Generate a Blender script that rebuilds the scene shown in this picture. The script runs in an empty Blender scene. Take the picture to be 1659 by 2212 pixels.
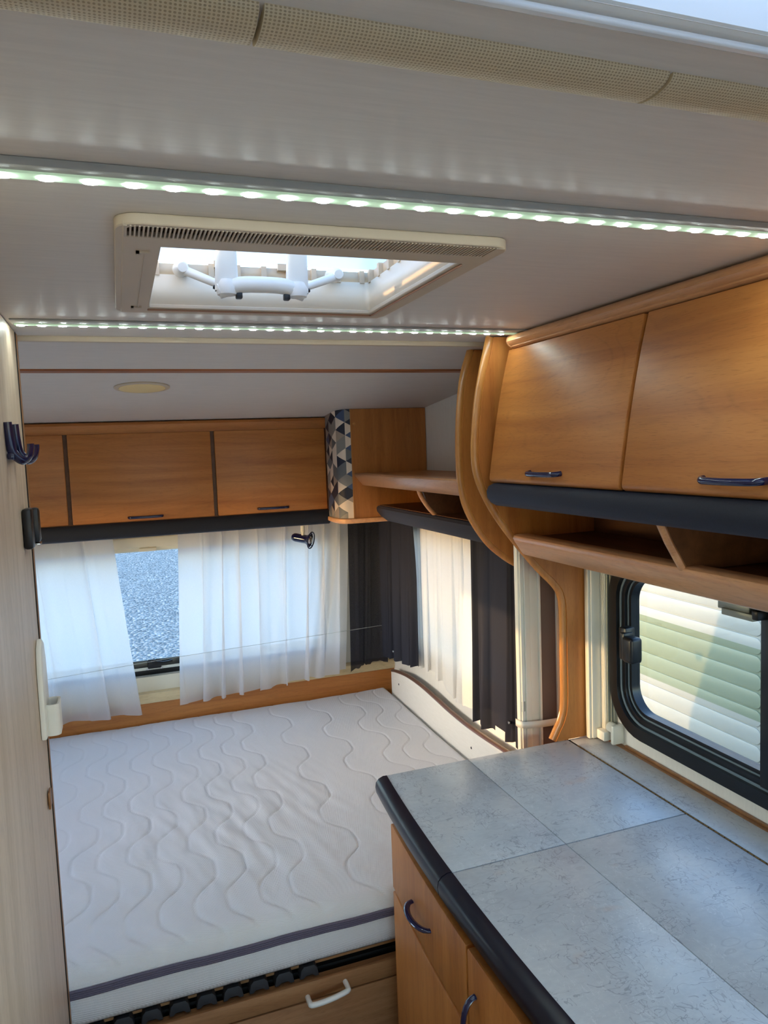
import bpy, bmesh, math, random
from mathutils import Vector, Matrix
import mathutils.noise as mn
random.seed(7)
SC = bpy.context.scene
COL = SC.collection
PI = math.pi

# ------------------------------------------------------------------ camera, sky, sun, exposure
cam_d = bpy.data.cameras.new('camera')
cam = bpy.data.objects.new('camera', cam_d); COL.objects.link(cam)
cam_d.sensor_fit = 'HORIZONTAL'; cam_d.sensor_width = 36.0
cam_d.lens = 36.0 * 1585.0 / 1659.0
cam_d.clip_start = 0.02; cam_d.clip_end = 300
R = Matrix(((0.93968074, 0.06483295, -0.33585234), (-0.33996278, 0.06864348, -0.93793037), (-0.03775472, 0.9955324, 0.08654375)))
cam.matrix_world = Matrix.Translation((0, 0, 1.68)) @ R.to_4x4()
SC.camera = cam
SC.view_settings.view_transform = 'Standard'; SC.view_settings.look = 'None'
SC.view_settings.exposure = 0.88; SC.view_settings.gamma = 1.0
SC.view_settings.use_curve_mapping = False

world = bpy.data.worlds.new('sky'); SC.world = world; world.use_nodes = True
wn = world.node_tree.nodes; wl = world.node_tree.links; wn.clear()
wo = wn.new('ShaderNodeOutputWorld'); wb = wn.new('ShaderNodeBackground'); ws = wn.new('ShaderNodeTexSky')
ws.sky_type = 'NISHITA'; ws.sun_disc = False; ws.sun_elevation = math.radians(14); ws.sun_rotation = math.radians(-98)
ws.air_density = 1.0; ws.dust_density = 0.7; ws.ozone_density = 2.2
SKY = 1.0
wb.inputs['Strength'].default_value = SKY
wl.new(ws.outputs[0], wb.inputs[0]); wl.new(wb.outputs[0], wo.inputs[0])
sun_d = bpy.data.lights.new('sun', 'SUN'); sun_d.energy = 2.1; sun_d.angle = math.radians(0.8); sun_d.color = (1.0, 0.62, 0.28)
sun = bpy.data.objects.new('sun', sun_d); COL.objects.link(sun)
sun.rotation_euler = Vector((1.0, -0.12, -0.155)).to_track_quat('-Z', 'Y').to_euler()

# ------------------------------------------------------------------ materials
def lin(c):
    return tuple(((v / 255) / 12.92 if v / 255 <= 0.04045 else ((v / 255 + 0.055) / 1.055) ** 2.4) for v in c) + (1.0,)

class N:
    def __init__(s, name):
        s.m = bpy.data.materials.new(name); s.m.use_nodes = True
        s.t = s.m.node_tree; s.b = s.t.nodes['Principled BSDF']; s.out = s.t.nodes['Material Output']
    def n(s, ty, **k):
        x = s.t.nodes.new(ty)
        for a, v in k.items(): setattr(x, a, v)
        return x
    def l(s, a, b): s.t.links.new(a, b)
    def coord(s, scale=(1, 1, 1), kind='Object'):
        c = s.n('ShaderNodeTexCoord'); mp = s.n('ShaderNodeMapping'); mp.inputs['Scale'].default_value = scale
        s.l(c.outputs[kind], mp.inputs[0]); return mp.outputs[0]
    def noise(s, vec, scale, detail=4, rough=0.55, dist=0.0):
        x = s.n('ShaderNodeTexNoise'); x.inputs['Scale'].default_value = scale; x.inputs['Detail'].default_value = detail
        x.inputs['Roughness'].default_value = rough; x.inputs['Distortion'].default_value = dist
        s.l(vec, x.inputs['Vector']); return x.outputs['Fac']
    def math(s, op, a, b=None, c=None, clamp=False):
        x = s.n('ShaderNodeMath', operation=op, use_clamp=clamp)
        for i, v in enumerate((a, b, c)):
            if v is None: continue
            if isinstance(v, (int, float)): x.inputs[i].default_value = v
            else: s.l(v, x.inputs[i])
        return x.outputs[0]
    def ramp(s, fac, stops, interp='LINEAR'):
        x = s.n('ShaderNodeValToRGB'); r = x.color_ramp; r.interpolation = interp
        while len(r.elements) > 1: r.elements.remove(r.elements[-1])
        r.elements[0].position = stops[0][0]; r.elements[0].color = stops[0][1]
        for p, c in stops[1:]:
            e = r.elements.new(p); e.color = c
        s.l(fac, x.inputs[0]); return x.outputs[0]
    def mix(s, fac, a, b, mode='MIX'):
        x = s.n('ShaderNodeMix', data_type='RGBA', blend_type=mode)
        for i, v in ((0, fac), (6, a), (7, b)):
            if isinstance(v, (int, float)): x.inputs[i].default_value = v
            elif isinstance(v, tuple): x.inputs[i].default_value = v
            else: s.l(v, x.inputs[i])
        return x.outputs[2]
    def bump(s, h, strength=0.2, dist=0.002):
        x = s.n('ShaderNodeBump'); x.inputs['Strength'].default_value = strength; x.inputs['Distance'].default_value = dist
        s.l(h, x.inputs['Height']); s.l(x.outputs[0], s.b.inputs['Normal']); return x
    def base(s, c):
        if isinstance(c, tuple): s.b.inputs['Base Color'].default_value = c
        else: s.l(c, s.b.inputs['Base Color'])
    def set(s, **k):
        for a, v in k.items(): s.b.inputs[a.replace('_', ' ')].default_value = v

def plain(name, c, rough=0.5, metal=0.0, spec=0.5, coat=0.0, bump=0.0, bscale=300):
    k = N(name); v = k.coord()
    f = k.noise(v, 9, 3); col = k.mix(f, tuple(x * 0.93 for x in c[:3]) + (1,), tuple(min(1, x * 1.05) for x in c[:3]) + (1,))
    k.base(col); k.set(Roughness=rough, Metallic=metal); k.b.inputs['Specular IOR Level'].default_value = spec
    if coat: k.b.inputs['Coat Weight'].default_value = coat; k.b.inputs['Coat Roughness'].default_value = 0.08
    if bump: k.bump(k.noise(v, bscale, 2), bump, 0.001)
    return k.m

def wood(name, light, mid, dark, grain='x', rough=0.42, coat=0.0):
    k = N(name)
    a, b = 1.3, 26.0
    sc = {'x': (a, b, b), 'y': (b, a, b), 'z': (b, b, a)}[grain]
    v = k.coord(sc)
    f1 = k.noise(v, 1.0, 5, 0.6, 0.5)
    c1 = k.ramp(f1, [(0.28, dark), (0.48, mid), (0.68, light)])
    big = tuple({'x': (0.8, 5, 5), 'y': (5, 0.8, 5), 'z': (5, 5, 0.8)}[grain])
    v2 = k.coord(big); f2 = k.noise(v2, 1.1, 2, 0.5, 1.6)
    # cathedral figure: contour lines of a stretched noise
    ln = k.math('PINGPONG', k.math('MULTIPLY', f2, 11.0), 0.5)
    ln2 = k.ramp(ln, [(0.0, (0.84, 0.84, 0.84, 1)), (0.16, (1, 1, 1, 1))])
    c2 = k.mix(0.55, c1, ln2, 'MULTIPLY')
    pv = k.coord(tuple({'x': (45, 700, 700), 'y': (700, 45, 700), 'z': (700, 700, 45)}[grain]))
    p = k.noise(pv, 1.0, 1, 0.5)
    pr = k.ramp(p, [(0.30, (0.72, 0.66, 0.60, 1)), (0.42, (1, 1, 1, 1))])
    c3 = k.mix(0.6, c2, pr, 'MULTIPLY')
    k.base(c3); k.set(Roughness=rough)
    if coat: k.b.inputs['Coat Weight'].default_value = coat; k.b.inputs['Coat Roughness'].default_value = 0.2
    k.bump(p, 0.08, 0.0006)
    return k.m

BL, BM, BD = lin((196, 128, 64)), lin((183, 115, 54)), lin((163, 96, 43))
M = {}
for g in 'xyz': M['beech_' + g] = wood('beech_' + g, BL, BM, BD, g)
M['edge'] = wood('beech_edge', lin((204, 144, 78)), lin((188, 126, 62)), lin((168, 106, 50)), 'z', 0.3, 0.3)
M['edge_y'] = wood('beech_edge_y', lin((220, 165, 115)), lin((206, 148, 100)), lin((186, 128, 82)), 'y', 0.33, 0.2)
M['strip'] = wood('beech_strip', lin((180, 115, 70)), lin((160, 98, 58)), lin((140, 82, 48)), 'x', 0.4)
M['maple'] = wood('maple_panel', lin((216, 194, 172)), lin((205, 182, 158)), lin((192, 168, 142)), 'z', 0.45)
M['maple_x'] = wood('pale_maple', lin((226, 204, 160)), lin((216, 192, 148)), lin((204, 178, 132)), 'x', 0.45)
M['edge_dark'] = wood('brown_edging', lin((160, 110, 66)), lin((140, 94, 54)), lin((120, 78, 44)), 'z', 0.4)
M['ply'] = wood('plywood', lin((176, 128, 84)), lin((158, 110, 68)), lin((138, 92, 56)), 'x', 0.6)
M['inner'] = wood('beech_interior_shade', lin((118, 78, 48)), lin((104, 68, 40)), lin((90, 58, 34)), 'y', 0.5)  # beech darkened in colour to stand for the shade inside open compartments
M['navy'] = plain('navy_plastic', lin((11, 17, 62)), 0.18, 0, 0.5, 0.6)
M['black'] = plain('black_plastic', lin((18, 18, 20)), 0.35)
M['rubber'] = plain('black_rubber', lin((14, 14, 16)), 0.28, 0, 0.5)
M['seal'] = plain('grey_seal', lin((112, 128, 138)), 0.4)
M['cream'] = plain('cream_plastic', lin((226, 216, 194)), 0.42, 0, 0.5, 0, 0.05)
M['beige'] = plain('beige_plastic', lin((206, 186, 160)), 0.45, 0, 0.4, 0, 0.05)
M['wellw'] = plain('white_well_plastic', lin((238, 222, 198)), 0.35)
M['gloss'] = plain('glossy_white_plastic', lin((240, 240, 240)), 0.15, 0, 0.5, 0.4)
M['white'] = plain('white_plastic', lin((236, 232, 224)), 0.35)
M['alu'] = plain('anodised_aluminium', lin((176, 176, 170)), 0.6, 0.0, 0.2)
M['alu_w'] = plain('white_lacquered_aluminium', lin((222, 220, 208)), 0.3, 0.0, 0.5, 0.2)
M['alu_g'] = plain('grey_lacquered_aluminium', lin((150, 156, 146)), 0.35, 0.2)
M['chrome'] = plain('chrome', lin((220, 220, 220)), 0.12, 1.0)
M['tan'] = plain('tan_rail', lin((176, 132, 104)), 0.45)
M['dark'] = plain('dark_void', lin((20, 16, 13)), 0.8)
M['grille_void'] = plain('grille_void', lin((70, 46, 30)), 0.9)
M['brass'] = plain('brass', lin((120, 92, 52)), 0.35, 0.7)
M['floor'] = plain('floor_vinyl', lin((150, 122, 92)), 0.5)

def fuzzy():
    k = N('navy_flock'); v = k.coord((260, 260, 260)); f = k.noise(v, 1, 3, 0.7)
    k.base(k.mix(f, lin((12, 13, 19)), lin((26, 29, 40)))); k.set(Roughness=0.75)
    k.b.inputs['Sheen Weight'].default_value = 0.2; k.b.inputs['Sheen Tint'].default_value = lin((110, 120, 160))
    l = k.noise(k.coord((900, 300, 900)), 1, 0)
    k.bump(f, 0.3, 0.001); return k.m
M['flock'] = fuzzy()

def vinyl(name, a, b, sc):
    k = N(name); v = k.coord(sc); f = k.noise(v, 1, 6, 0.65)
    k.base(k.mix(f, a, b)); k.set(Roughness=0.5); k.bump(f, 0.12, 0.0008); return k.m
M['ceil'] = vinyl('ceiling_vinyl', lin((208, 198, 188)), lin((232, 222, 211)), (14, 160, 160))
M['wallv'] = vinyl('wall_vinyl', lin((222, 216, 206)), lin((240, 235, 226)), (160, 160, 14))
M['board'] = vinyl('white_board', lin((226, 220, 208)), lin((240, 235, 226)), (40, 20, 160))

def worktop_mat():
    k = N('grey_fossil_laminate'); v = k.coord((1, 1, 1))
    f = k.noise(v, 7, 5, 0.6); fine = k.noise(k.coord((60, 110, 60)), 1, 4, 0.7)
    c = k.ramp(f, [(0.3, lin((188, 193, 198))), (0.5, lin((201, 206, 210))), (0.7, lin((212, 214, 214)))])
    c = k.mix(0.35, c, k.ramp(fine, [(0.3, lin((196, 198, 204))), (0.7, lin((240, 240, 238)))]), 'MULTIPLY')
    # contour squiggles like drawn shells
    for i, (sc, w, col, amt) in enumerate([((22, 46, 30), 0.011, lin((128, 131, 144)), 0.5), ((48, 20, 30), 0.012, lin((130, 130, 142)), 0.45), ((70, 34, 30), 0.010, lin((222, 224, 226)), 0.4)]):
        vv = k.coord(sc); vv2 = k.n('ShaderNodeVectorMath', operation='ADD'); k.l(vv, vv2.inputs[0]); vv2.inputs[1].default_value = (i * 17.3, i * 7.7, 0)
        q = k.noise(vv2.outputs[0], 1.0, 2, 0.6, 0.8)
        d = k.math('ABSOLUTE', k.math('SUBTRACT', q, 0.56))
        line = k.math('LESS_THAN', d, w)
        msk = k.math('GREATER_THAN', k.noise(vv2.outputs[0], 0.22, 1), 0.50)
        c = k.mix(k.math('MULTIPLY', k.math('MULTIPLY', line, msk), amt), c, col)
    vo = k.n('ShaderNodeTexVoronoi'); vo.inputs['Scale'].default_value = 1.0; vo.inputs['Randomness'].default_value = 1.0; vv = k.coord((16, 34, 1), 'Object')
    nz = k.n('ShaderNodeTexNoise'); nz.inputs['Scale'].default_value = 2.5; k.l(vv, nz.inputs['Vector']); mx_ = k.n('ShaderNodeMix', data_type='VECTOR'); mx_.inputs[0].default_value = 0.12; k.l(vv, mx_.inputs[4]); k.l(nz.outputs['Color'], mx_.inputs[5])
    k.l(mx_.outputs[1], vo.inputs['Vector'])
    ring = k.math('LESS_THAN', k.math('ABSOLUTE', k.math('SUBTRACT', vo.outputs['Distance'], 0.30)), 0.022)
    c = k.mix(k.math('MULTIPLY', ring, 0.16), c, lin((118, 122, 136)))
    pk = k.ramp(k.noise(k.coord((9, 16, 9)), 1, 2), [(0.68, (0, 0, 0, 1)), (0.76, (1, 1, 1, 1))])
    c = k.mix(k.math('MULTIPLY', pk, 0.35), c, lin((196, 172, 158)))
    k.base(c); k.set(Roughness=0.33); k.b.inputs['Specular IOR Level'].default_value = 0.5
    k.bump(fine, 0.05, 0.0005); return k.m
M['laminate'] = worktop_mat()

def mattress_mat():
    k = N('knitted_mattress_cover'); c = k.n('ShaderNodeTexCoord'); sp = k.n('ShaderNodeSeparateXYZ'); k.l(c.outputs['Object'], sp.inputs[0])
    P = 2 * PI / 0.0042
    a = k.math('SINE', k.math('MULTIPLY', k.math('ADD', sp.outputs[0], k.math('MULTIPLY', sp.outputs[1], 0.5)), P))
    b = k.math('SINE', k.math('MULTIPLY', k.math('SUBTRACT', k.math('ADD', sp.outputs[1], sp.outputs[2]), k.math('MULTIPLY', sp.outputs[0], 0.5)), P))
    h = k.math('MULTIPLY', a, b)
    col = k.mix(k.math('MULTIPLY_ADD', h, 0.25, 0.5), lin((222, 218, 218)), lin((250, 249, 250)))
    k.base(col); k.set(Roughness=0.85); k.b.inputs['Specular IOR Level'].default_value = 0.2
    k.bump(h, 0.45, 0.0012); return k.m
M['mattress'] = mattress_mat()

def piping_mat():
    k = N('zip_tape'); f = k.noise(k.coord((300, 300, 300)), 1, 2)
    k.base(k.mix(f, lin((84, 78, 94)), lin((112, 104, 122)))); k.set(Roughness=0.8); return k.m
M['zip'] = piping_mat()

def sheer(name, col, tr, tl, df, warp=700):
    m = bpy.data.materials.new(name); m.use_nodes = True; t = m.node_tree; t.nodes.clear(); L = t.links.new
    out = t.nodes.new('ShaderNodeOutputMaterial'); a = t.nodes.new('ShaderNodeBsdfTransparent'); b = t.nodes.new('ShaderNodeBsdfTranslucent'); d = t.nodes.new('ShaderNodeBsdfDiffuse')
    b.inputs[0].default_value = col; d.inputs[0].default_value = col
    tc = t.nodes.new('ShaderNodeTexCoord'); mp = t.nodes.new('ShaderNodeMapping'); mp.inputs['Scale'].default_value = (warp, warp, warp * 0.12)
    nz = t.nodes.new('ShaderNodeTexNoise'); nz.inputs['Detail'].default_value = 2; L(tc.outputs['Object'], mp.inputs[0]); L(mp.outputs[0], nz.inputs['Vector'])
    m1 = t.nodes.new('ShaderNodeMixShader'); m2 = t.nodes.new('ShaderNodeMixShader')
    m1.inputs[0].default_value = df / (df + tl); L(b.outputs[0], m1.inputs[1]); L(d.outputs[0], m1.inputs[2])
    mm = t.nodes.new('ShaderNodeMath'); mm.operation = 'MULTIPLY_ADD'; mm.use_clamp = True; L(nz.outputs[0], mm.inputs[0]); mm.inputs[1].default_value = 0.3; mm.inputs[2].default_value = tr - 0.15
    L(mm.outputs[0], m2.inputs[0]); L(m1.outputs[0], m2.inputs[1]); L(a.outputs[0], m2.inputs[2]); L(m2.outputs[0], out.inputs[0])
    return m
M['sheer'] = sheer('white_voile', (0.86, 0.84, 0.85, 1), 0.22, 0.58, 0.42)
M['sheer_side'] = sheer('white_voile_side', (0.84, 0.81, 0.77, 1), 0.10, 0.45, 0.55)
M['anthracite'] = sheer('anthracite_fabric', lin((48, 49, 58)), 0.0, 0.14, 0.86)
M['anthracite_thin'] = sheer('thin_anthracite_fabric', lin((46, 46, 56)), 0.10, 0.4, 0.6)

def schlick(t):
    geo = t.nodes.new('ShaderNodeNewGeometry'); dp = t.nodes.new('ShaderNodeVectorMath'); dp.operation = 'DOT_PRODUCT'
    t.links.new(geo.outputs['Incoming'], dp.inputs[0]); t.links.new(geo.outputs['Normal'], dp.inputs[1]); x = dp.outputs['Value']
    for op, b in (('ABSOLUTE', None), ('MULTIPLY_ADD', -1.0), ('POWER', 5.0), ('MULTIPLY_ADD', 0.8)):
        m = t.nodes.new('ShaderNodeMath'); m.operation = op; t.links.new(x, m.inputs[0])
        if b is not None: m.inputs[1].default_value = b
        if op == 'MULTIPLY_ADD': m.inputs[2].default_value = 1.0 if b < 0 else 0.04
        x = m.outputs[0]
    return x
def glass(name, tint, gl=1.0):
    m = bpy.data.materials.new(name); m.use_nodes = True; t = m.node_tree; t.nodes.clear(); L = t.links.new
    out = t.nodes.new('ShaderNodeOutputMaterial'); a = t.nodes.new('ShaderNodeBsdfTransparent'); g = t.nodes.new('ShaderNodeBsdfGlossy'); f = schlick(t)
    a.inputs[0].default_value = tint; g.inputs['Roughness'].default_value = 0.03
    mx = t.nodes.new('ShaderNodeMixShader'); L(f, mx.inputs[0]); L(a.outputs[0], mx.inputs[1]); L(g.outputs[0], mx.inputs[2]); L(mx.outputs[0], out.inputs[0])
    return m
M['acrylic'] = glass('window_acrylic', (0.76, 0.79, 0.80, 1))

def opal():
    m = bpy.data.materials.new('opal_acrylic'); m.use_nodes = True; t = m.node_tree; t.nodes.clear(); L = t.links.new
    out = t.nodes.new('ShaderNodeOutputMaterial'); a = t.nodes.new('ShaderNodeBsdfTranslucent'); g = t.nodes.new('ShaderNodeBsdfTransparent'); mx = t.nodes.new('ShaderNodeMixShader')
    a.inputs[0].default_value = (0.34, 0.355, 0.385, 1); mx.inputs[0].default_value = 0.04; L(a.outputs[0], mx.inputs[1]); L(g.outputs[0], mx.inputs[2]); L(mx.outputs[0], out.inputs[0]); return m
M['opal'] = opal()

def emit(name, col, s):
    k = N(name); k.base(col); k.b.inputs['Emission Color'].default_value = col; k.b.inputs['Emission Strength'].default_value = s; return k.m
M['led'] = emit('led_chip_glow', (0.85, 1.0, 0.98, 1), 80.0)
M['led_tape'] = emit('led_tape_glow', (0.34, 0.46, 0.32, 1), 0.45)

def gravel_mat():
    k = N('gravel'); v = k.coord((1, 1, 1))
    vo = k.n('ShaderNodeTexVoronoi'); vo.inputs['Scale'].default_value = 26; k.l(v, vo.inputs['Vector'])
    sp = k.n('ShaderNodeSeparateColor'); k.l(vo.outputs['Color'], sp.inputs[0])
    c = k.ramp(sp.outputs[0], [(0.0, lin((92, 104, 112))), (0.5, lin((124, 136, 142))), (1.0, lin((168, 176, 180)))])
    k.base(c); k.set(Roughness=0.8); k.bump(k.math('SUBTRACT', 1.0, vo.outputs['Distance']), 1.0, 0.06); return k.m
M['gravel'] = gravel_mat()

def neighbour_mat():
    k = N('painted_caravan_sheet'); c = k.n('ShaderNodeTexCoord'); sp = k.n('ShaderNodeSeparateXYZ'); k.l(c.outputs['Object'], sp.inputs[0])
    z = sp.outputs[2]
    band = k.math('MULTIPLY', k.math('LESS_THAN', z, 0.577), k.math('GREATER_THAN', z, 0.193))
    f = k.noise(k.coord((3, 3, 3)), 1, 3)
    wht = k.mix(f, lin((178, 172, 156)), lin((186, 180, 164)))
    k.base(k.mix(band, wht, lin((142, 146, 116)))); k.set(Roughness=0.35); return k.m
M['neighbour'] = neighbour_mat()

def pattern_mat():
    k = N('triangle_print'); c = k.n('ShaderNodeTexCoord'); sp = k.n('ShaderNodeSeparateXYZ'); k.l(c.outputs['UV'], sp.inputs[0])
    p = k.math('DIVIDE', sp.outputs[0], 0.043); q = k.math('ADD', k.math('DIVIDE', sp.outputs[1], 0.0497), k.math('MULTIPLY', p, 0.5))
    fp = k.math('FRACT', p); fq = k.math('FRACT', q)
    cb = k.n('ShaderNodeCombineXYZ'); k.l(k.math('FLOOR', p), cb.inputs[0]); k.l(k.math('FLOOR', q), cb.inputs[1]); k.l(k.math('GREATER_THAN', fq, fp), cb.inputs[2])
    w = k.n('ShaderNodeTexWhiteNoise', noise_dimensions='3D'); k.l(cb.outputs[0], w.inputs['Vector'])
    col = k.ramp(w.outputs['Value'], [(0.0, lin((20, 24, 44))), (0.2, lin((60, 78, 112))), (0.33, lin((132, 128, 122))), (0.52, lin((158, 140, 124))), (0.66, lin((226, 208, 188))), (0.86, lin((100, 102, 104)))], 'CONSTANT')
    k.base(col); k.set(Roughness=0.5); return k.m
M['pattern'] = pattern_mat()

def perforated():
    k = N('perforated_beige_cover'); c = k.n('ShaderNodeTexCoord'); sp = k.n('ShaderNodeSeparateXYZ'); k.l(c.outputs['UV'], sp.inputs[0])
    P = 0.0027
    u = k.math('SUBTRACT', k.math('FRACT', k.math('DIVIDE', sp.outputs[0], P)), 0.5); v = k.math('SUBTRACT', k.math('FRACT', k.math('DIVIDE', sp.outputs[1], P)), 0.5)
    d = k.math('SQRT', k.math('ADD', k.math('MULTIPLY', u, u), k.math('MULTIPLY', v, v)))
    hole = k.ramp(d, [(0.22, (0, 0, 0, 1)), (0.34, (1, 1, 1, 1))])
    k.base(k.mix(hole, lin((172, 148, 114)), lin((212, 192, 156)))); k.set(Roughness=0.5); k.bump(hole, 0.6, 0.001); return k.m
M['perf'] = perforated()

# ------------------------------------------------------------------ mesh helpers
WL = {}
def wloc(o): return WL.get(o.name, Vector((0, 0, 0))) if o else Vector((0, 0, 0))
def props(o, label=None, cat=None, group=None, kind=None):
    for k, v in (('label', label), ('category', cat), ('group', group), ('kind', kind)):
        if v: o[k] = v
    return o
def thing(name, label, cat, loc, group=None):
    o = bpy.data.objects.new(name, None); COL.objects.link(o); o.empty_display_size = 0.05
    o.location = loc; WL[o.name] = Vector(loc); return props(o, label, cat, group)
def setting(name, loc=(0, 0, 0), label=None):
    o = bpy.data.objects.new(name, None); COL.objects.link(o); o.location = loc; WL[o.name] = Vector(loc); return props(o, label, kind='structure')
def link(name, me, parent=None, at=None):
    o = bpy.data.objects.new(name, me); COL.objects.link(o)
    at = Vector(at) if at is not None else Vector((0, 0, 0))
    if parent: o.parent = parent
    o.location = at - wloc(parent); WL[o.name] = at; return o

class G:
    """collects geometry in world coordinates, becomes ONE mesh object"""
    def __init__(s): s.bm = bmesh.new(); s.uv = None
    def box(s, x0, x1, y0, y1, z0, z1, bev=0.0, seg=2):
        r = bmesh.ops.create_cube(s.bm, size=1.0); vs = r['verts']
        for v in vs: v.co = Vector(((x0 + x1) / 2 + v.co.x * (x1 - x0), (y0 + y1) / 2 + v.co.y * (y1 - y0), (z0 + z1) / 2 + v.co.z * (z1 - z0)))
        if bev > 0:
            es = list({e for v in vs for e in v.link_edges})
            bmesh.ops.bevel(s.bm, geom=es, offset=bev, segments=seg, affect='EDGES', profile=0.5, clamp_overlap=True)
        return s
    def prism(s, pts, axis, a, b, bev=0.0):
        """pts 2-D polygon: axis 'x' -> (y,z), 'y' -> (x,z), 'z' -> (x,y)"""
        def P(p, t): return {'x': (t, p[0], p[1]), 'y': (p[0], t, p[1]), 'z': (p[0], p[1], t)}[axis]
        A = [s.bm.verts.new(P(p, a)) for p in pts]; B = [s.bm.verts.new(P(p, b)) for p in pts]
        n = len(pts); fs = [s.bm.faces.new(A), s.bm.faces.new(B[::-1])]
        for i in range(n): fs.append(s.bm.faces.new((A[i], B[i], B[(i + 1) % n], A[(i + 1) % n])))
        bmesh.ops.recalc_face_normals(s.bm, faces=fs)
        if bev > 0:
            es = [e for e in {e for f in fs[:2] for e in f.edges}]
            bmesh.ops.bevel(s.bm, geom=es, offset=bev, segments=2, affect='EDGES', profile=0.5, clamp_overlap=True)
        return s
    def tube(s, path, r, seg=10, flat=None, cap=True):
        path = [Vector(p) for p in path]; rings = []; n = len(path)
        up = Vector((0, 0, 1))
        t0 = (path[1] - path[0]).normalized()
        if abs(t0.dot(up)) > 0.9: up = Vector((0, 1, 0))
        side = t0.cross(up).normalized()
        for i, p in enumerate(path):
            t = (path[min(i + 1, n - 1)] - path[max(i - 1, 0)]).normalized()
            side = (side - t * side.dot(t)).normalized(); u2 = t.cross(side)
            rr = r[i] if isinstance(r, (list, tuple)) else r
            ring = []
            for k in range(seg):
                a = 2 * PI * k / seg
                ra, rb = (rr, rr) if flat is None else (rr * flat[0], rr * flat[1])
                ring.append(s.bm.verts.new(p + side * math.cos(a) * ra + u2 * math.sin(a) * rb))
            rings.append(ring)
        fs = []
        for i in range(n - 1):
            for k in range(seg):
                fs.append(s.bm.faces.new((rings[i][k], rings[i][(k + 1) % seg], rings[i + 1][(k + 1) % seg], rings[i + 1][k])))
        if cap: fs.append(s.bm.faces.new(rings[0][::-1])); fs.append(s.bm.faces.new(rings[-1]))
        bmesh.ops.recalc_face_normals(s.bm, faces=fs); return s
    def lathe(s, prof, origin, direction, seg=28):
        """prof: list of (radius, distance along direction)"""
        d = Vector(direction).normalized(); o = Vector(origin)
        a = d.orthogonal().normalized(); b = d.cross(a); rings = []
        for (r, h) in prof:
            rings.append([s.bm.verts.new(o + d * h + (a * math.cos(2 * PI * k / seg) + b * math.sin(2 * PI * k / seg)) * max(r, 1e-5)) for k in range(seg)])
        fs = []
        for i in range(len(prof) - 1):
            for k in range(seg): fs.append(s.bm.faces.new((rings[i][k], rings[i][(k + 1) % seg], rings[i + 1][(k + 1) % seg], rings[i + 1][k])))
        fs.append(s.bm.faces.new(rings[0][::-1])); fs.append(s.bm.faces.new(rings[-1]))
        bmesh.ops.recalc_face_normals(s.bm, faces=fs); return s
    def frame(s, outer, inner, axis, a, b):
        """closed ring between two outlines with equal point counts"""
        def P(p, t): return {'x': (t, p[0], p[1]), 'y': (p[0], t, p[1]), 'z': (p[0], p[1], t)}[axis]
        n = len(outer); R4 = [[s.bm.verts.new(P(p, t)) for p in o] for o, t in ((outer, a), (outer, b), (inner, b), (inner, a))]
        fs = []
        for j in range(4):
            A, B = R4[j], R4[(j + 1) % 4]
            for i in range(n): fs.append(s.bm.faces.new((A[i], A[(i + 1) % n], B[(i + 1) % n], B[i])))
        bmesh.ops.recalc_face_normals(s.bm, faces=fs); return s
    def sheet(s, nu, nv, fn, uvfn=None):
        V = [[s.bm.verts.new(fn(i / nu, j / nv)) for j in range(nv + 1)] for i in range(nu + 1)]
        if uvfn and not s.uv: s.uv = s.bm.loops.layers.uv.new('UVMap')
        for i in range(nu):
            for j in range(nv):
                f = s.bm.faces.new((V[i][j], V[i + 1][j], V[i + 1][j + 1], V[i][j + 1]))
                if uvfn:
                    for l, (a, b) in zip(f.loops, ((i, j), (i + 1, j), (i + 1, j + 1), (i, j + 1))): l[s.uv].uv = uvfn(a / nu, b / nv)
        return s
    def mesh(s, name, mat, smooth=True, angle=40):
        me = bpy.data.meshes.new(name); s.bm.to_mesh(me); s.bm.free(); me.materials.append(mat)
        if smooth:
            me.polygons.foreach_set('use_smooth', [True] * len(me.polygons))
            if angle: 
                try: me.set_sharp_from_angle(angle=math.radians(angle))
                except Exception: pass
        return me
    def done(s, name, mat, parent=None, smooth=True, label=None, cat=None, group=None, kind=None, angle=40, solid=None):
        o = link(name, s.mesh(name, mat, smooth, angle), parent)
        if solid:
            md = o.modifiers.new('thickness', 'SOLIDIFY'); md.thickness = solid; md.offset = 0
        return props(o, label, cat, group, kind)

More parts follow.
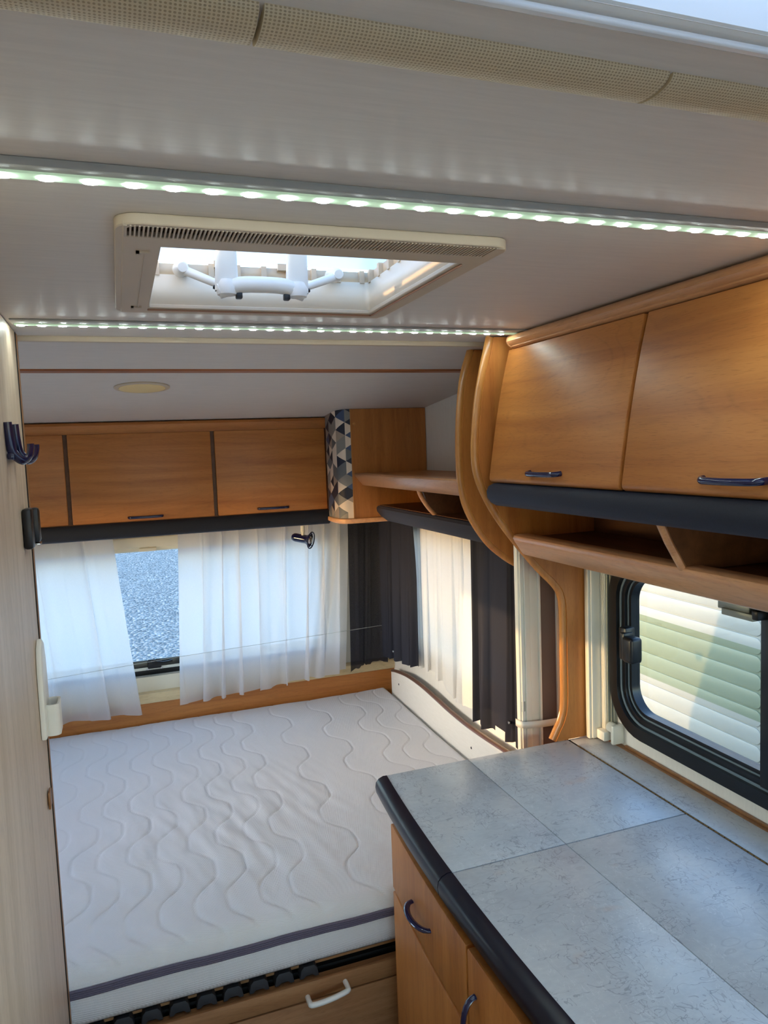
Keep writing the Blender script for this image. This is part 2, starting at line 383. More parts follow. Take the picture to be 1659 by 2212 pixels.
def rrect(a0, a1, b0, b1, r, n=8):
    out = []
    for cx, cy, st in ((a1 - r, b1 - r, 0), (a0 + r, b1 - r, 90), (a0 + r, b0 + r, 180), (a1 - r, b0 + r, 270)):
        for k in range(n + 1):
            t = math.radians(st + 90 * k / n); out.append((cx + r * math.cos(t), cy + r * math.sin(t)))
    return out
def holed(g, axis, t0, t1, A, Bb, holes):
    """slab with rectangular holes: A=(a0,a1) B=(b0,b1); holes (a0,a1,b0,b1)"""
    xs = sorted({A[0], A[1], *[h[0] for h in holes], *[h[1] for h in holes]}); ys = sorted({Bb[0], Bb[1], *[h[2] for h in holes], *[h[3] for h in holes]})
    for i in range(len(xs) - 1):
        for j in range(len(ys) - 1):
            cx, cy = (xs[i] + xs[i + 1]) / 2, (ys[j] + ys[j + 1]) / 2
            if any(h[0] < cx < h[1] and h[2] < cy < h[3] for h in holes): continue
            if axis == 'x': g.box(t0, t1, xs[i], xs[i + 1], ys[j], ys[j + 1])
            elif axis == 'y': g.box(xs[i], xs[i + 1], t0, t1, ys[j], ys[j + 1])
            else: g.box(xs[i], xs[i + 1], ys[j], ys[j + 1], t0, t1)
    bmesh.ops.remove_doubles(g.bm, verts=g.bm.verts, dist=1e-5)
    dup = {}
    for f in list(g.bm.faces): dup.setdefault(tuple(sorted(v.index for v in f.verts)), []).append(f) if False else None
    g.bm.verts.index_update(); seen = {}
    for f in g.bm.faces: seen.setdefault(tuple(sorted(v.index for v in f.verts)), []).append(f)
    bmesh.ops.delete(g.bm, geom=[f for fs in seen.values() if len(fs) > 1 for f in fs], context='FACES_ONLY')
    return g
def smooth_path(pts, n=6):
    """Catmull-Rom through 2-D or 3-D points"""
    P = [Vector(p) for p in pts]; P = [P[0] * 2 - P[1]] + P + [P[-1] * 2 - P[-2]]; out = []
    for i in range(1, len(P) - 2):
        for k in range(n):
            t = k / n; a, b, c, d = P[i - 1:i + 3]
            out.append(0.5 * ((2 * b) + (c - a) * t + (2 * a - 5 * b + 4 * c - d) * t * t + (-a + 3 * b - 3 * c + d) * t ** 3))
    out.append(P[-2]); return out

# ------------------------------------------------------------------ shell
XL, XR, YF, YR, ZC = -1.05, 1.17, -2.3, 3.25, 1.94
def slope_z(y): return 1.934 - 0.101 * (y - 1.77)

g = G(); g.box(XL - .03, XR + .03, YF - .03, 3.3, -0.05, 0.0); g.done('floor', M['floor'], smooth=False, kind='structure')
SKYL = (-0.02, 0.72, -0.25, 0.388)
HOLE = (0.056, 0.459, 0.916, 1.309)
g = G(); holed(g, 'z', ZC, ZC + .03, (XL - .03, XR + .03), (YF - .03, 1.70), [SKYL, HOLE]); g.done('ceiling', M['ceil'], smooth=False, kind='structure')
g = G(); g.prism([(1.70, slope_z(1.70)), (1.70, slope_z(1.70) + .03), (3.32, slope_z(3.32) + .03), (3.32, slope_z(3.32))], 'x', XL - .03, XR + .03)
g.done('ceiling.001', M['ceil'], smooth=False, kind='structure', label='sloping rear section of the ceiling above the bed')
g = G(); g.box(XL, XR, 1.70, 1.714, 1.929, 1.945, .001); g.done('trim_1', M['beige'], kind='structure', label='pale profile where the flat ceiling meets the sloping part')
g = G(); g.prism([(2.024, slope_z(2.024) + .002), (2.058, slope_z(2.058) + .002), (2.055, slope_z(2.055) - .004), (2.027, slope_z(2.027) - .004)], 'x', XL, XR)
g.done('trim_2', M['strip'], smooth=False, kind='structure', label='thin brown joint strip across the sloping ceiling')

KW = (0.66, 1.50, 0.985, 1.335)       # kitchen window opening y,z
SW = (2.05, 2.95, 0.86, 1.34)         # side window by the bed
DR = (-1.55, -0.85, 0.05, 1.80)       # entrance door opening
FW = (-0.92, 1.04, 0.65, 1.65)  # unseen front window, made large to bring in more daylight
RW_ADDED = (-0.70, 0.20, 0.95, 1.50)  # unseen side opening, added only to brighten the interior
LW = (1.80, 2.62, 1.00, 1.50)
g = G(); holed(g, 'x', XR, XR + .03, (YF, YR + .05), (0, ZC + .03), [KW, SW, DR, RW_ADDED]); g.done('wall_right', M['wallv'], smooth=False, kind='structure')
g = G(); holed(g, 'x', XL - .03, XL, (YF, YR + .05), (0, ZC + .03), [LW]); g.done('wall_left', M['wallv'], smooth=False, kind='structure')
RW = (-0.87, 0.86, 0.745, 1.29)
g = G(); holed(g, 'y', YR, YR + .03, (XL, XR), (0, ZC), [RW]); g.done('wall_rear', M['wallv'], smooth=False, kind='structure')
g = G(); holed(g, 'y', YF - .03, YF, (XL, XR), (0, ZC), [FW]); g.done('wall_front', M['wallv'], smooth=False, kind='structure')
# outer body of our own van: rear flanks that lean forward towards the roof (they cast its shadow next door)
g = G()
for a, b in ((XL - .03, -0.93), (0.93, XR + .03)): g.prism([(3.3, -0.15), (3.60, -0.15), (3.54, 0.35), (3.41, 0.72), (3.302, 1.05), (3.3, 1.9)], 'x', a, b)
g.box(XR, XR + .03, 3.45, 3.50, .70, .74)
g.done('trim_3', M['white'], smooth=False, kind='structure', label='white outer corner panels of the van')

# rear wall lower wooden panel and ledge
g = G(); g.box(XL, XR, 3.205, 3.25, 0.30, 0.642); g.done('trim_4', M['beech_x'], smooth=False, kind='structure', label='beech panel under the rear window')
g = G(); g.box(XL, XR, 3.195, 3.25, 0.642, 0.683, .002); g.done('trim_5', M['maple_x'], kind='structure', label='pale wooden ledge below the rear window')

# window_1 rear
w = setting('window_1', (0, YR, 0.745), 'wide rear window behind the white voile curtains')
g = G(); g.frame(rrect(-0.95, 0.94, 0.683, 1.42, .02), rrect(-0.87, 0.86, 0.745, 1.29, .02), 'y', 3.232, 3.252); g.done('window_frame', M['cream'], w)
g = G(); g.box(-0.95, 0.94, 3.226, 3.25, 1.302, 1.345, .004); g.done('blind_cassette', M['cream'], w)
g = G(); g.box(-.85, .84, 3.262, 3.275, 0.745, 0.81, .003); g.box(-.87, -.85, 3.262, 3.275, .745, 1.29); g.box(.84, .86, 3.262, 3.275, .745, 1.29)
g.done('sash', M['rubber'], w)
g = G(); g.box(-.86, .85, 3.254, 3.272, 1.282, 1.292, .001); g.done('top_strip', M['alu_w'], w)
g = G(); g.box(-.85, .84, 3.257, 3.262, 0.768, 0.780, .001); g.done('sash_rail', M['alu_w'], w)
g = G(); g.box(-.87, .86, 3.277, 3.280, 0.75, 1.29); g.done('pane', M['acrylic'], w, smooth=False)
g = G(); g.box(0.058, 0.128, 3.222, 3.236, 1.285, 1.300, .003); g.done('blind_catch', M['cream'], w)
g = G(); g.box(.062, .118, 3.245, 3.262, .775, .815, .004); g.tube(smooth_path([(.088, 3.25, .815), (.095, 3.235, .805), (.13, 3.232, .80), (.165, 3.235, .803)]), .006, 8)
g.lathe([(0.012, 0), (.012, .018)], (.09, 3.245, .80), (0, 0, 1)); g.done('window_latch', M['black'], w)
g = G()
for x in (.062, .118): g.lathe([(.005, 0), (.005, .004)], (x, 3.257, .774), (0, -1, 0), 12)
g.done('screw', M['chrome'], w)

# window_2 kitchen
w = setting('window_2', (XR, 1.1, 0.947), 'kitchen window with thick black rubber frame and rounded corner')
g = G()
def ringb(g, d, x0, x1, r0, e): g.frame(rrect(.62 + d, 1.54 - d, .947 + d, 1.40 - d, r0), rrect(.62 + d + e, 1.54 - d - e, .947 + d + e, 1.40 - d - e, max(r0 - e, .01)), 'x', x0, x1)
ringb(g, 0, 1.148, 1.172, .115, .030); g.done('outer_rubber', M['rubber'], w)
g = G(); ringb(g, .030, 1.158, 1.176, .088, .006); g.done('light_bead', M['seal'], w)
g = G(); ringb(g, .036, 1.160, 1.190, .082, .012); g.done('inner_rubber', M['rubber'], w)
g = G(); ringb(g, .048, 1.168, 1.192, .072, .004); g.done('glazing_bead', M['seal'], w)
g = G(); ringb(g, .052, 1.170, 1.195, .068, .008); g.done('sash', M['rubber'], w)
g = G(); g.box(1.150, 1.196, 1.025, 1.072, .985, 1.36, .003); g.done('window_divider', M['rubber'], w)
g = G(); g.box(1.186, 1.189, .66, 1.50, .985, 1.36); g.done('pane', M['acrylic'], w, smooth=False)
g = G(); g.box(1.130, 1.160, 1.452, 1.478, 1.140, 1.222, .004); g.done('latch_plate', M['black'], w)
g = G(); g.box(1.115, 1.150, 1.412, 1.450, 1.143, 1.206, .008, 3); g.box(1.120, 1.150, 1.446, 1.462, 1.150, 1.212, .003); g.done('latch_grip', M['black'], w)
g = G(); g.box(1.125, 1.150, 1.075, 1.155, 1.332, 1.352, .002); g.box(1.120, 1.148, 1.062, 1.140, 1.322, 1.336, .002); g.done('blind_pull', M['alu_g'], w)
g = G(); g.box(1.120, 1.150, 1.050, 1.066, 1.326, 1.345, .003); g.done('blind_pull_cap', M['black'], w)

# blind guides at the left of the kitchen window
t = thing('window_blind', 'pale upright blind guides beside the kitchen window, next to the oak panel', 'blind', (1.16, 1.57, 0.9))
g = G(); g.box(1.120, 1.170, 1.574, 1.598, .902, 1.40, .004); g.box(1.113, 1.122, 1.578, 1.594, .902, 1.40, .002); g.done('guide_post', M['alu_w'], t)
g = G(); g.box(1.148, 1.170, 1.556, 1.574, .93, 1.40, .002)
for k in range(5): g.box(1.1465, 1.1485, 1.5575 + k * .0035, 1.5592 + k * .0035, .93, 1.40)
g.done('blind_cassette', M['alu_w'], t)
for k, (ya, yb, xa) in enumerate(((1.549, 1.554, 1.150), (1.5435, 1.547, 1.156), (1.537, 1.541, 1.160))):
    g = G(); g.box(xa, 1.170, ya, yb, .945, 1.40, .001); g.done('guide_rail', M['alu_g'], t)
g = G(); g.box(1.135, 1.170, 1.510, 1.522, .905, .955, .004); g.lathe([(.013, 0), (.013, .02)], (1.15, 1.522, .942), (0, 1, 0), 20); g.box(1.13, 1.17, 1.54, 1.572, .905, .93, .003)
g.done('end_fitting', M['alu_w'], t)

# window_3 side window by the bed
w = setting('window_3', (XR, 2.5, 0.86), 'side window behind the curtains beside the bed')
g = G(); g.frame(rrect(2.0, 3.0, .815, 1.38, .04), rrect(2.06, 2.94, .87, 1.33, .03), 'x', 1.157, 1.172); g.done('window_frame', M['cream'], w)
g = G(); g.box(1.184, 1.187, 2.05, 2.95, .86, 1.34); g.done('pane', M['acrylic'], w, smooth=False)
w = setting('window_4', (XL, 2.2, 1.0), 'window in the left wall by the bed')
g = G(); g.frame(rrect(1.76, 2.66, .96, 1.54, .04), rrect(1.81, 2.61, 1.01, 1.49, .03), 'x', XL - .002, XL + .013); g.done('window_frame', M['cream'], w)
w = setting('window_5', (0.05, YF, 0.8), 'unseen front window behind the photographer, enlarged to light the interior')
g = G(); g.frame(rrect(-.96, 1.08, .61, 1.69, .04), rrect(-.91, 1.03, .66, 1.64, .03), 'y', YF - .002, YF + .013); g.done('window_frame', M['cream'], w)

w = setting('added_window', (XR, -.25, .95), 'unseen side window added behind the photographer to brighten the interior')
g = G(); g.frame(rrect(-.74, .24, .91, 1.54, .04), rrect(-.69, .19, .96, 1.49, .03), 'x', 1.157, 1.172); g.done('window_frame', M['cream'], w)

# ------------------------------------------------------------------ skylight (top right corner)
t = thing('roof_light', 'large white roof light with rounded rim, at the top right edge', 'roof light', (0.35, 0.05, ZC))
x0, x1, y0, y1 = SKYL
g = G()
I = rrect(x0 + .001, x1 - .001, y0 + .001, y1 - .001, .03)
g.frame(rrect(x0 - .032, x1 + .032, y0 - .032, y1 + .016, .05), rrect(x0 - .020, x1 + .020, y0 - .020, y1 + .007, .04), 'z', 1.9345, 1.941)
o_ = g.done('outer_rim', M['gloss'], t); md = o_.modifiers.new('round', 'BEVEL'); md.width = .003; md.segments = 3
g = G()
def loftz(g, loops):
    V = [[g.bm.verts.new((p[0], p[1], z)) for p in L] for L, z in loops]; n = len(V[0])
    for a, b in zip(V[:-1], V[1:]):
        for i in range(n): g.bm.faces.new((a[i], a[(i + 1) % n], b[(i + 1) % n], b[i]))
loftz(g, [(rrect(x0 - .020, x1 + .020, y0 - .020, y1 + .008, .04), 1.9385), (rrect(x0 - .003, x1 + .003, y0 - .003, y1 + .003, .035), 1.9395), (I, 1.942), (I, 2.03)])
g.done('inner_frame', M['white'], t, solid=.002)
g = G()
def dome(u, v):
    x = x0 + (x1 - x0) * u; y = y0 + (y1 - y0) * v; return (x, y, 2.03 + .05 * (16 * u * (1 - u) * v * (1 - v)) ** .35)
g.sheet(24, 20, dome); g.done('dome', M['opal'], t, angle=None)

# ------------------------------------------------------------------ perforated ceiling covers
def cover(xa, xb, label):
    g = G(); yc, w_, h = 0.464, 0.021, 0.0085
    def f(u, v):
        a = PI * v; return (xa + (xb - xa) * u, yc - w_ * math.cos(a), 1.9402 - h * math.sin(a) ** .8)
    g.sheet(1, 14, f, lambda u, v: (u * (xb - xa), v * 0.052)); 
    for xx in (xa, xb):
        vs = [g.bm.verts.new((xx, yc - w_ * math.cos(PI * k / 14), 1.9402 - h * math.sin(PI * k / 14) ** .8)) for k in range(15)]
        g.bm.faces.new(vs)
    return g.done('ceiling_cover', M['perf'], label=label, cat='cover', group='perforated beige covers across the ceiling', angle=None)
cover(-0.173, 0.094, 'perforated beige ceiling cover at the top left of the photo')
cover(0.097, 0.388, 'middle perforated beige ceiling cover, between two dark joints')
cover(0.391, 0.685, 'perforated beige ceiling cover nearest the kitchen overhead cabinet at top right')

# ------------------------------------------------------------------ LED strips
def led_strip(label, xa, xb, ya, yb, z0, yl0, yl1, pitch, x_first, lw):
    t = thing('led_strip', label, 'light', ((xa + xb) / 2, (ya + yb) / 2, ZC), 'LED strips across the ceiling')
    g = G(); g.box(xa, xb, ya, yb, z0, ZC - .0002, .001); g.done('profile', M['alu'], t)
    g = G(); g.box(xa + .004, xb - .004, yl0, yl1, z0 - .0022, z0 + .001, .0008); g.done('diffuser', M['led_tape'], t)
    gm = G(); hw = (yl1 - yl0) * .30
    pts = [(lw * math.cos(2 * PI * k / 14) , hw * math.sin(2 * PI * k / 14)) for k in range(14)]
    gm.prism(pts, 'z', -.0012, .0012); me = gm.mesh('led', M['led'], True, 40)
    x = x_first
    while x > xa + pitch * .5: x -= pitch
    while x < xb - pitch * .4:
        link('led', me, t, (x, (yl0 + yl1) / 2, z0 - .0023)); x += pitch
led_strip('bright LED strip crossing the ceiling nearest the camera', -.174, .90, .713, .745, 1.9325, .726, .743, .0363, -.0437, .0070)
led_strip('thinner far LED strip between the roof hatch and the sloping ceiling', -.17, .905, 1.50, 1.56, 1.937, 1.535, 1.549, .0362, -.155, .0070)

# ------------------------------------------------------------------ roof hatch
t = thing('roof_hatch', 'beige roof hatch with vent grille and white U-shaped handle', 'roof hatch', (0.25, 1.10, ZC))
HX0, HX1, HY0, HY1 = .012, .490, .842, 1.347
o = G(); holed(o, 'z', 1.9265, 1.9335, (HX0 + .008, HX1 - .008), (HY0 + .006, HY1 - .006), [(.024, .470, .848, .888), (.064, .450, .926, 1.298)])
o.frame(rrect(HX0, HX1, HY0, HY1, .026), rrect(HX0 + .010, HX1 - .010, HY0 + .010, HY1 - .010, .020), 'z', 1.9275, 1.9398)
fr = o.done('frame', M['beige'], t); md = fr.modifiers.new('round', 'BEVEL'); md.width = .0015; md.segments = 2; md.limit_method = 'ANGLE'
g = G(); n = 96
for k in range(n + 1):
    x = .024 + (.470 - .024) * k / n
    g.box(x - .0010, x + .0010, .848, .888, 1.9265, 1.9285)
g.done('grille_bar', M['beige'], t, kind='stuff', smooth=False)
g = G(); g.box(.023, .471, .847, .889, 1.9336, 1.9350); g.done('grille_backing', M['grille_void'], t, smooth=False)
g = G(); g.box(.062, .456, 1.306, 1.309, 1.9235, 1.9268, .001); g.box(.456, .459, .926, 1.309, 1.9235, 1.9268, .001)
g.done('guide_rail', M['tan'], t)
g = G()
for y in (.945, 1.285):
    g.box(.036, .052, y, y + .005, 1.9240, 1.9268); g.box(.036, .040, y, y + .018, 1.9240, 1.9268)
g.box(.046, .048, .95, 1.29, 1.9250, 1.9268); g.done('clip', M['beige'], t)
g = G(); W0 = rrect(.062, .453, .922, 1.302, .010); loftz(g, [(W0, 1.929), (W0, 1.983)]); g.done('well', M['wellw'], t, solid=.003)
g = G(); W1 = rrect(.056, .459, .916, 1.309, .008); loftz(g, [(W1, 1.982), (W1, 2.003)])
for k in range(9):
    x = .080 + k * .045; g.box(x - .004, x + .004, 1.300, 1.308, 1.982, 2.003)
for k in range(8):
    y = .94 + k * .050; g.box(.450, .458, y - .004, y + .004, 1.982, 2.003)
g.box(.175, .195, 1.298, 1.308, 1.998, 2.008); g.box(.285, .305, 1.298, 1.308, 1.998, 2.008)
g.done('flange', M['beige'], t, solid=.002)
g = G(); g.sheet(24, 24, lambda u, v: (.04 + .435 * u, .90 + .425 * v, 2.012 + .045 * (16 * u * (1 - u) * v * (1 - v)) ** .3))
g.done('lid', M['opal'], t, angle=None)
g = G()
for xc in (.177, .289):
    def up(u, v, xc=xc):
        a = 2 * PI * u; w_ = .0185 - .003 * v; d = .009
        return (xc + w_ * math.copysign(abs(math.cos(a)) ** .6, math.cos(a)), 1.172 + d * math.copysign(abs(math.sin(a)) ** .6, math.sin(a)) + .012 * (1 - v), 1.934 + .070 * v)
    g.sheet(20, 6, up)
g.tube(smooth_path([(.164, 1.184, 1.934), (.174, 1.183, 1.937), (.198, 1.178, 1.943), (.233, 1.176, 1.944), (.268, 1.178, 1.943), (.291, 1.183, 1.937), (.301, 1.184, 1.934)], 5), .0125, 14)
for xc in (.177, .289): g.lathe([(.004, -.012), (.015, -.010), (.018, 0), (.014, .012)], (xc, 1.183, 1.938), (0, 0, 1))
hd = g.done('handle', M['white'], t)
for xs, xe_, yy in ((.118, .176, 1.262), (.381, .308, 1.262)):
    g = G(); g.lathe([(.004, -.002), (.0075, -.002), (.0100, .003), (.0120, .02), (.0125, .045)], (xs, yy - .01, 1.984), (0, 1, .15), 24)
    g.tube([(xs, yy, 1.983), (xe_, 1.233, 1.953)], [.0075, .0065], 12); g.done('arm', M['white'], t)
    g = G(); sgn = 1 if xe_ > xs else -1; g.tube([(xe_ - sgn * .013, 1.2300, 1.9500), (xe_ - sgn * .003, 1.2260, 1.946)], .0035, 8); g.done('slot', M['black'], t)
for xx in (.195, .271):
    g = G(); g.box(xx - .005, xx + .005, 1.175, 1.187, 1.922, 1.933, .002); g.done('button', M['black'], t, label='small dark release button')

# ------------------------------------------------------------------ round light in the slope
cy_ = 2.265; cz_ = slope_z(cy_); nd = Vector((0, -0.101, -1)).normalized()
t = thing('ceiling_lamp', 'round recessed ceiling lamp with warm beige lens, above the bed', 'lamp', (0.079, cy_, cz_))
g = G(); g.lathe([(.077, -.001), (.078, .003), (.074, .005), (.066, .005), (.064, .001), (.064, -.001)], (0.079, cy_, cz_), nd, 48); g.done('ring', M['beige'], t)
lens = plain('warm_lens', lin((250, 222, 160)), 0.35)
g = G(); g.lathe([(.0655, 0.0), (.065, .0055), (.05, .0065), (.02, .007), (.001, .007)], (0.079, cy_, cz_), nd, 48); g.done('lens', lens, t)

# ------------------------------------------------------------------ handles
def bar_handle(name, p, length, axis, out, mat, parent, r=.0045):
    """slim bowed bar; axis direction of the bar, out direction off the door"""
    a = Vector(axis).normalized(); o = Vector(out).normalized(); p = Vector(p)
    pts = [p - a * length / 2, p - a * length * .47 + o * .010, p - a * length * .36 + o * .017, p + o * .020, p + a * length * .36 + o * .017, p + a * length * .47 + o * .010, p + a * length / 2]
    g = G(); g.tube(smooth_path(pts, 5), r, 10, (1.0, 1.25)); return g.done(name, mat, parent)
def bow_handle(name, p, length, axis, out, mat, parent, depth=.030, r=.0055):
    a = Vector(axis).normalized(); o = Vector(out).normalized(); p = Vector(p)
    pts = [p + a * length / 2 * math.cos(PI * k / 12) + o * depth * math.sin(PI * k / 12) ** .9 for k in range(13)]
    g = G(); g.tube(pts, [r * (1.0 if 1 < k < 11 else .9) for k in range(13)], 10, (1.25, .8)); return g.done(name, mat, parent)

# ------------------------------------------------------------------ rear overhead cabinet
t = thing('overhead_cabinet', 'long beech overhead cabinet above the rear window, navy padded lower edge', 'cabinet', (0, 2.93, 1.38))
YD = 2.92
g = G(); g.box(XL + .002, .812, YD + .018, 3.20, 1.42, slope_z(3.20)-.006); g.prism([(YD - .022, 1.40), (3.20, 1.40), (3.20, slope_z(3.20) - .004), (YD - .022, slope_z(YD - .022) - .004)], 'x', .806, .818); g.done('body', M['beech_x'], t, smooth=False)
g = G(); g.prism([(YD + .012, 1.816), (YD - .004, 1.812), (YD - .008, 1.803), (YD - .002, 1.795), (YD + .004, 1.785), (YD + .006, 1.772), (YD + .018, 1.772), (YD + .02, 1.815)], 'x', XL + .002, .806)
g.done('cornice', M['beech_x'], t)
for xa, xb in ((-1.046, -.70), (-.694, -.186), (-.172, .342), (.356, .800)):
    g = G(); g.box(xa, xb, YD, YD + .016, 1.440, 1.772, .004); d = g.done('door', M['beech_x'], t)
    if xa > -.69: bar_handle('handle', ((xa + xb) / 2 + (0 if xa < .3 else -.004), YD, 1.4555 if xa < .3 else 1.4585), .125, (1, 0, 0), (0, -1, 0), M['navy'], d, .004)
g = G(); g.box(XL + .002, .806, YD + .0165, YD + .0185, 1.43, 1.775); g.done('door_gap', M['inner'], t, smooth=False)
g = G(); g.prism([(YD + .03, 1.437), (YD - .004, 1.436), (YD - .014, 1.428), (YD - .018, 1.412), (YD - .016, 1.395), (YD - .008, 1.383), (YD + .005, 1.378), (YD + .05, 1.378), (YD + .05, 1.437)], 'x', XL + .002, .806, .002)
g.done('padded_edge', M['flock'], t)

# ------------------------------------------------------------------ corner shelf unit (right of rear cabinet)
t = thing('corner_shelf', 'beech corner shelf unit with triangle patterned column and navy bumper, over the bed corner', 'shelf', (1.0, 2.73, 1.40))
YC = 2.73
g = G(); g.box(.853, 1.168, YC, YC + .015, 1.405, slope_z(YC) - .0015); side = g.done('back_panel', M['beech_z'], t, smooth=False)
g = G(); g.lathe([(.007, 0), (.006, .002), (.002, .003)], (.868, YC, 1.778), (0, -1, 0), 16); g.done('screw_cap', M['edge'], side)
g = G()
arc = [(.853, YC + .002)] + [(.853 - .006 - .034 * math.sin(math.radians(a)) * 1.35 , YC + .004 + .05 * (1 - math.cos(math.radians(a)))) for a in range(0, 91, 10)] + [(.801 - .002, 2.80), (.799, 2.90)]
S = [0]
for a, b in zip(arc[:-1], arc[1:]): S.append(S[-1] + math.dist(a, b))
def colp(u, v):
    k = u * (len(arc) - 1); i = min(int(k), len(arc) - 2); f = k - i
    x = arc[i][0] + (arc[i + 1][0] - arc[i][0]) * f; y = arc[i][1] + (arc[i + 1][1] - arc[i][1]) * f
    return (x, y, 1.412 + (slope_z(y) - .001 - 1.412) * v)
def colu(u, v):
    k = u * (len(arc) - 1); i = min(int(k), len(arc) - 2); f = k - i
    return (S[i] + (S[i + 1] - S[i]) * f + .021, v * .42 + .3)
g.sheet(len(arc) - 1, 1, colp, colu); g.done('patterned_column', M['pattern'], t, angle=None, label='column with triangles in navy, grey and cream')
g = G(); g.box(.8525, .8555, YC - .002, YC + .003, 1.412, slope_z(YC) - .001); g.done('edge_strip', M['edge'], t)
g = G(); pl = [(.795, 2.905), (.790, 2.80), (.797, 2.745), (.815, 2.722), (.84, 2.713), (1.02, 2.713), (1.02, 2.75), (.86, 2.75), (.86, 2.905)]
g.prism(pl, 'z', 1.392, 1.411, .004); g.done('bottom_trim', M['edge_y'], t)
# shelf board along the wall
g = G(); g.box(.885, 1.168, 1.803, YC, 1.566, 1.586); sh = g.done('shelf_board', M['beech_y'], t, smooth=False)
g = G(); g.prism([(.864, 1.588), (.860, 1.583), (.862, 1.576), (.892, 1.540), (.900, 1.538), (.908, 1.542), (.908, 1.588)], 'y', 1.803, YC + 0.0, .003); g.done('shelf_edge', M['edge_y'], t)
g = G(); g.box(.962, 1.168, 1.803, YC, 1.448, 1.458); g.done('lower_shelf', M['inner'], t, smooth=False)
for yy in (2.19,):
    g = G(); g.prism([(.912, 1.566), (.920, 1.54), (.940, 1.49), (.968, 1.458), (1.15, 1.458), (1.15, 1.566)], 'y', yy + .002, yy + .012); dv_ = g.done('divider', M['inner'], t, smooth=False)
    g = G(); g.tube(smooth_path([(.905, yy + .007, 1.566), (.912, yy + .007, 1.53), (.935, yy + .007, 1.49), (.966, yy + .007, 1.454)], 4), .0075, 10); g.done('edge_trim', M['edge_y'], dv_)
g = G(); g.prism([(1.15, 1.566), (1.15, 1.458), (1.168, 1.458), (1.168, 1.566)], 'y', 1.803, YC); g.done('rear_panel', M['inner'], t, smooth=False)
g = G(); g.prism([(.962, 1.456), (.950, 1.455), (.944, 1.447), (.946, 1.434), (.965, 1.410), (.985, 1.394), (1.005, 1.389), (1.02, 1.394), (1.02, 1.447), (1.0, 1.456)], 'y', 1.803, YC - .004, .004); g.done('padded_edge', M['flock'], t)

# ------------------------------------------------------------------ partitions
def partition(label, pts, y0, y1, tail):
    path = smooth_path([(p[0], p[1]) for p in pts], 6)
    t = thing('partition_panel', label, 'panel', (1.05, (y0 + y1) / 2, pts[-1][1]), 'curved beech partition panels')
    g = G(); g.prism([(p.x + .004, p.y) for p in path] + tail, 'y', y0, y1); g.done('board', M['beech_z'], t, smooth=False)
    g = G(); g.tube([(p.x, (y0 + y1) / 2, p.y) for p in path], .0125, 12, (1.0, .72)); g.done('edge_trim', M['edge'], t)
NP = [(.868, 1.9375), (.850, 1.87), (.834, 1.80), (.824, 1.73), (.819, 1.66), (.824, 1.61), (.843, 1.56), (.876, 1.503), (.925, 1.438), (.985, 1.368), (1.035, 1.318), (1.054, 1.285), (1.060, 1.24), (1.060, 1.12), (1.059, 1.0), (1.050, .955), (1.034, .925), (1.022, .903)]
partition('nearer curved beech panel, running down to the worktop at the folding door', NP, 1.600, 1.623, [(1.022, .902), (1.1695, .902), (1.1695, 1.9385)])
FP = [(.906, slope_z(1.78) - .001), (.882, 1.86), (.870, 1.78), (.864, 1.70), (.863, 1.63), (.866, 1.577), (.878, 1.52), (.905, 1.465), (.944, 1.412), (.985, 1.376), (1.024, 1.350), (1.075, 1.325)]
partition('farther curved beech panel ending above the dark curtain', FP, 1.780, 1.802, [(1.1695, 1.30), (1.1695, slope_z(1.81) - .001)])

# ------------------------------------------------------------------ folding door between them
t = thing('folding_door', 'brown pleated folding door stacked in white frames beyond the worktop', 'door', (1.05, 1.70, 0.565))
g = G(); g.box(.974, 1.013, 1.694, 1.712,   .565, 1.90, .004); g.box(.980, .985, 1.690, 1.696,   .565, 1.90, .001); g.box(.992, .997, 1.690, 1.696,   .565, 1.90, .001); g.done('lead_profile', M['alu_w'], t)
g = G(); g.box(1.013, 1.037, 1.698, 1.712,   .565, 1.90, .002); g.box(1.037, 1.044, 1.692, 1.712,   .565, 1.90, .002); g.done('side_profile', M['alu_w'], t)
pleat = plain('brown_pleated_cloth', lin((160, 132, 116)), .8, bump=.3)
g = G(); nn = 26; g.sheet(nn, 1, lambda u, v: (1.044 + .048 * u, 1.698 + (.008 if round(u * nn) % 2 else 0), .57 + 1.33 * v)); g.done('pleated_cloth', pleat, t, smooth=False, solid=.0008)
g = G(); g.box(1.092, 1.112, 1.692, 1.712,   .565, 1.90, .002); g.done('end_profile', M['alu_w'], t)
g = G(); g.box(1.112, 1.122, 1.69, 1.712,   .565, 1.90); g.done('end_board', M['beech_z'], t, smooth=False)
g = G(); sp_ = [(.971, 1.712, .925), (.970, 1.70, .925), (.974, 1.688, .925), (.99, 1.685, .922), (1.04, 1.685, .918), (1.106, 1.687, .916)]
P_ = smooth_path(sp_, 5)
g.sheet(len(P_) - 1, 1, lambda u, v: P_[round(u * (len(P_) - 1))] + Vector((0, 0, (v - .5) * .019))); st = g.done('strap', M['alu_w'], t, solid=.0015)
g = G(); g.lathe([(.008, 0), (.009, .003), (.006, .008), (.001, .009)], (1.104, 1.687, .913), (-.3, -1, 0), 16); g.done('knob', M['black'], st)
g = G(); g.box(.979, .990, 1.6925, 1.6945, .958, .985); g.done('latch_plate', M['alu_g'], t)

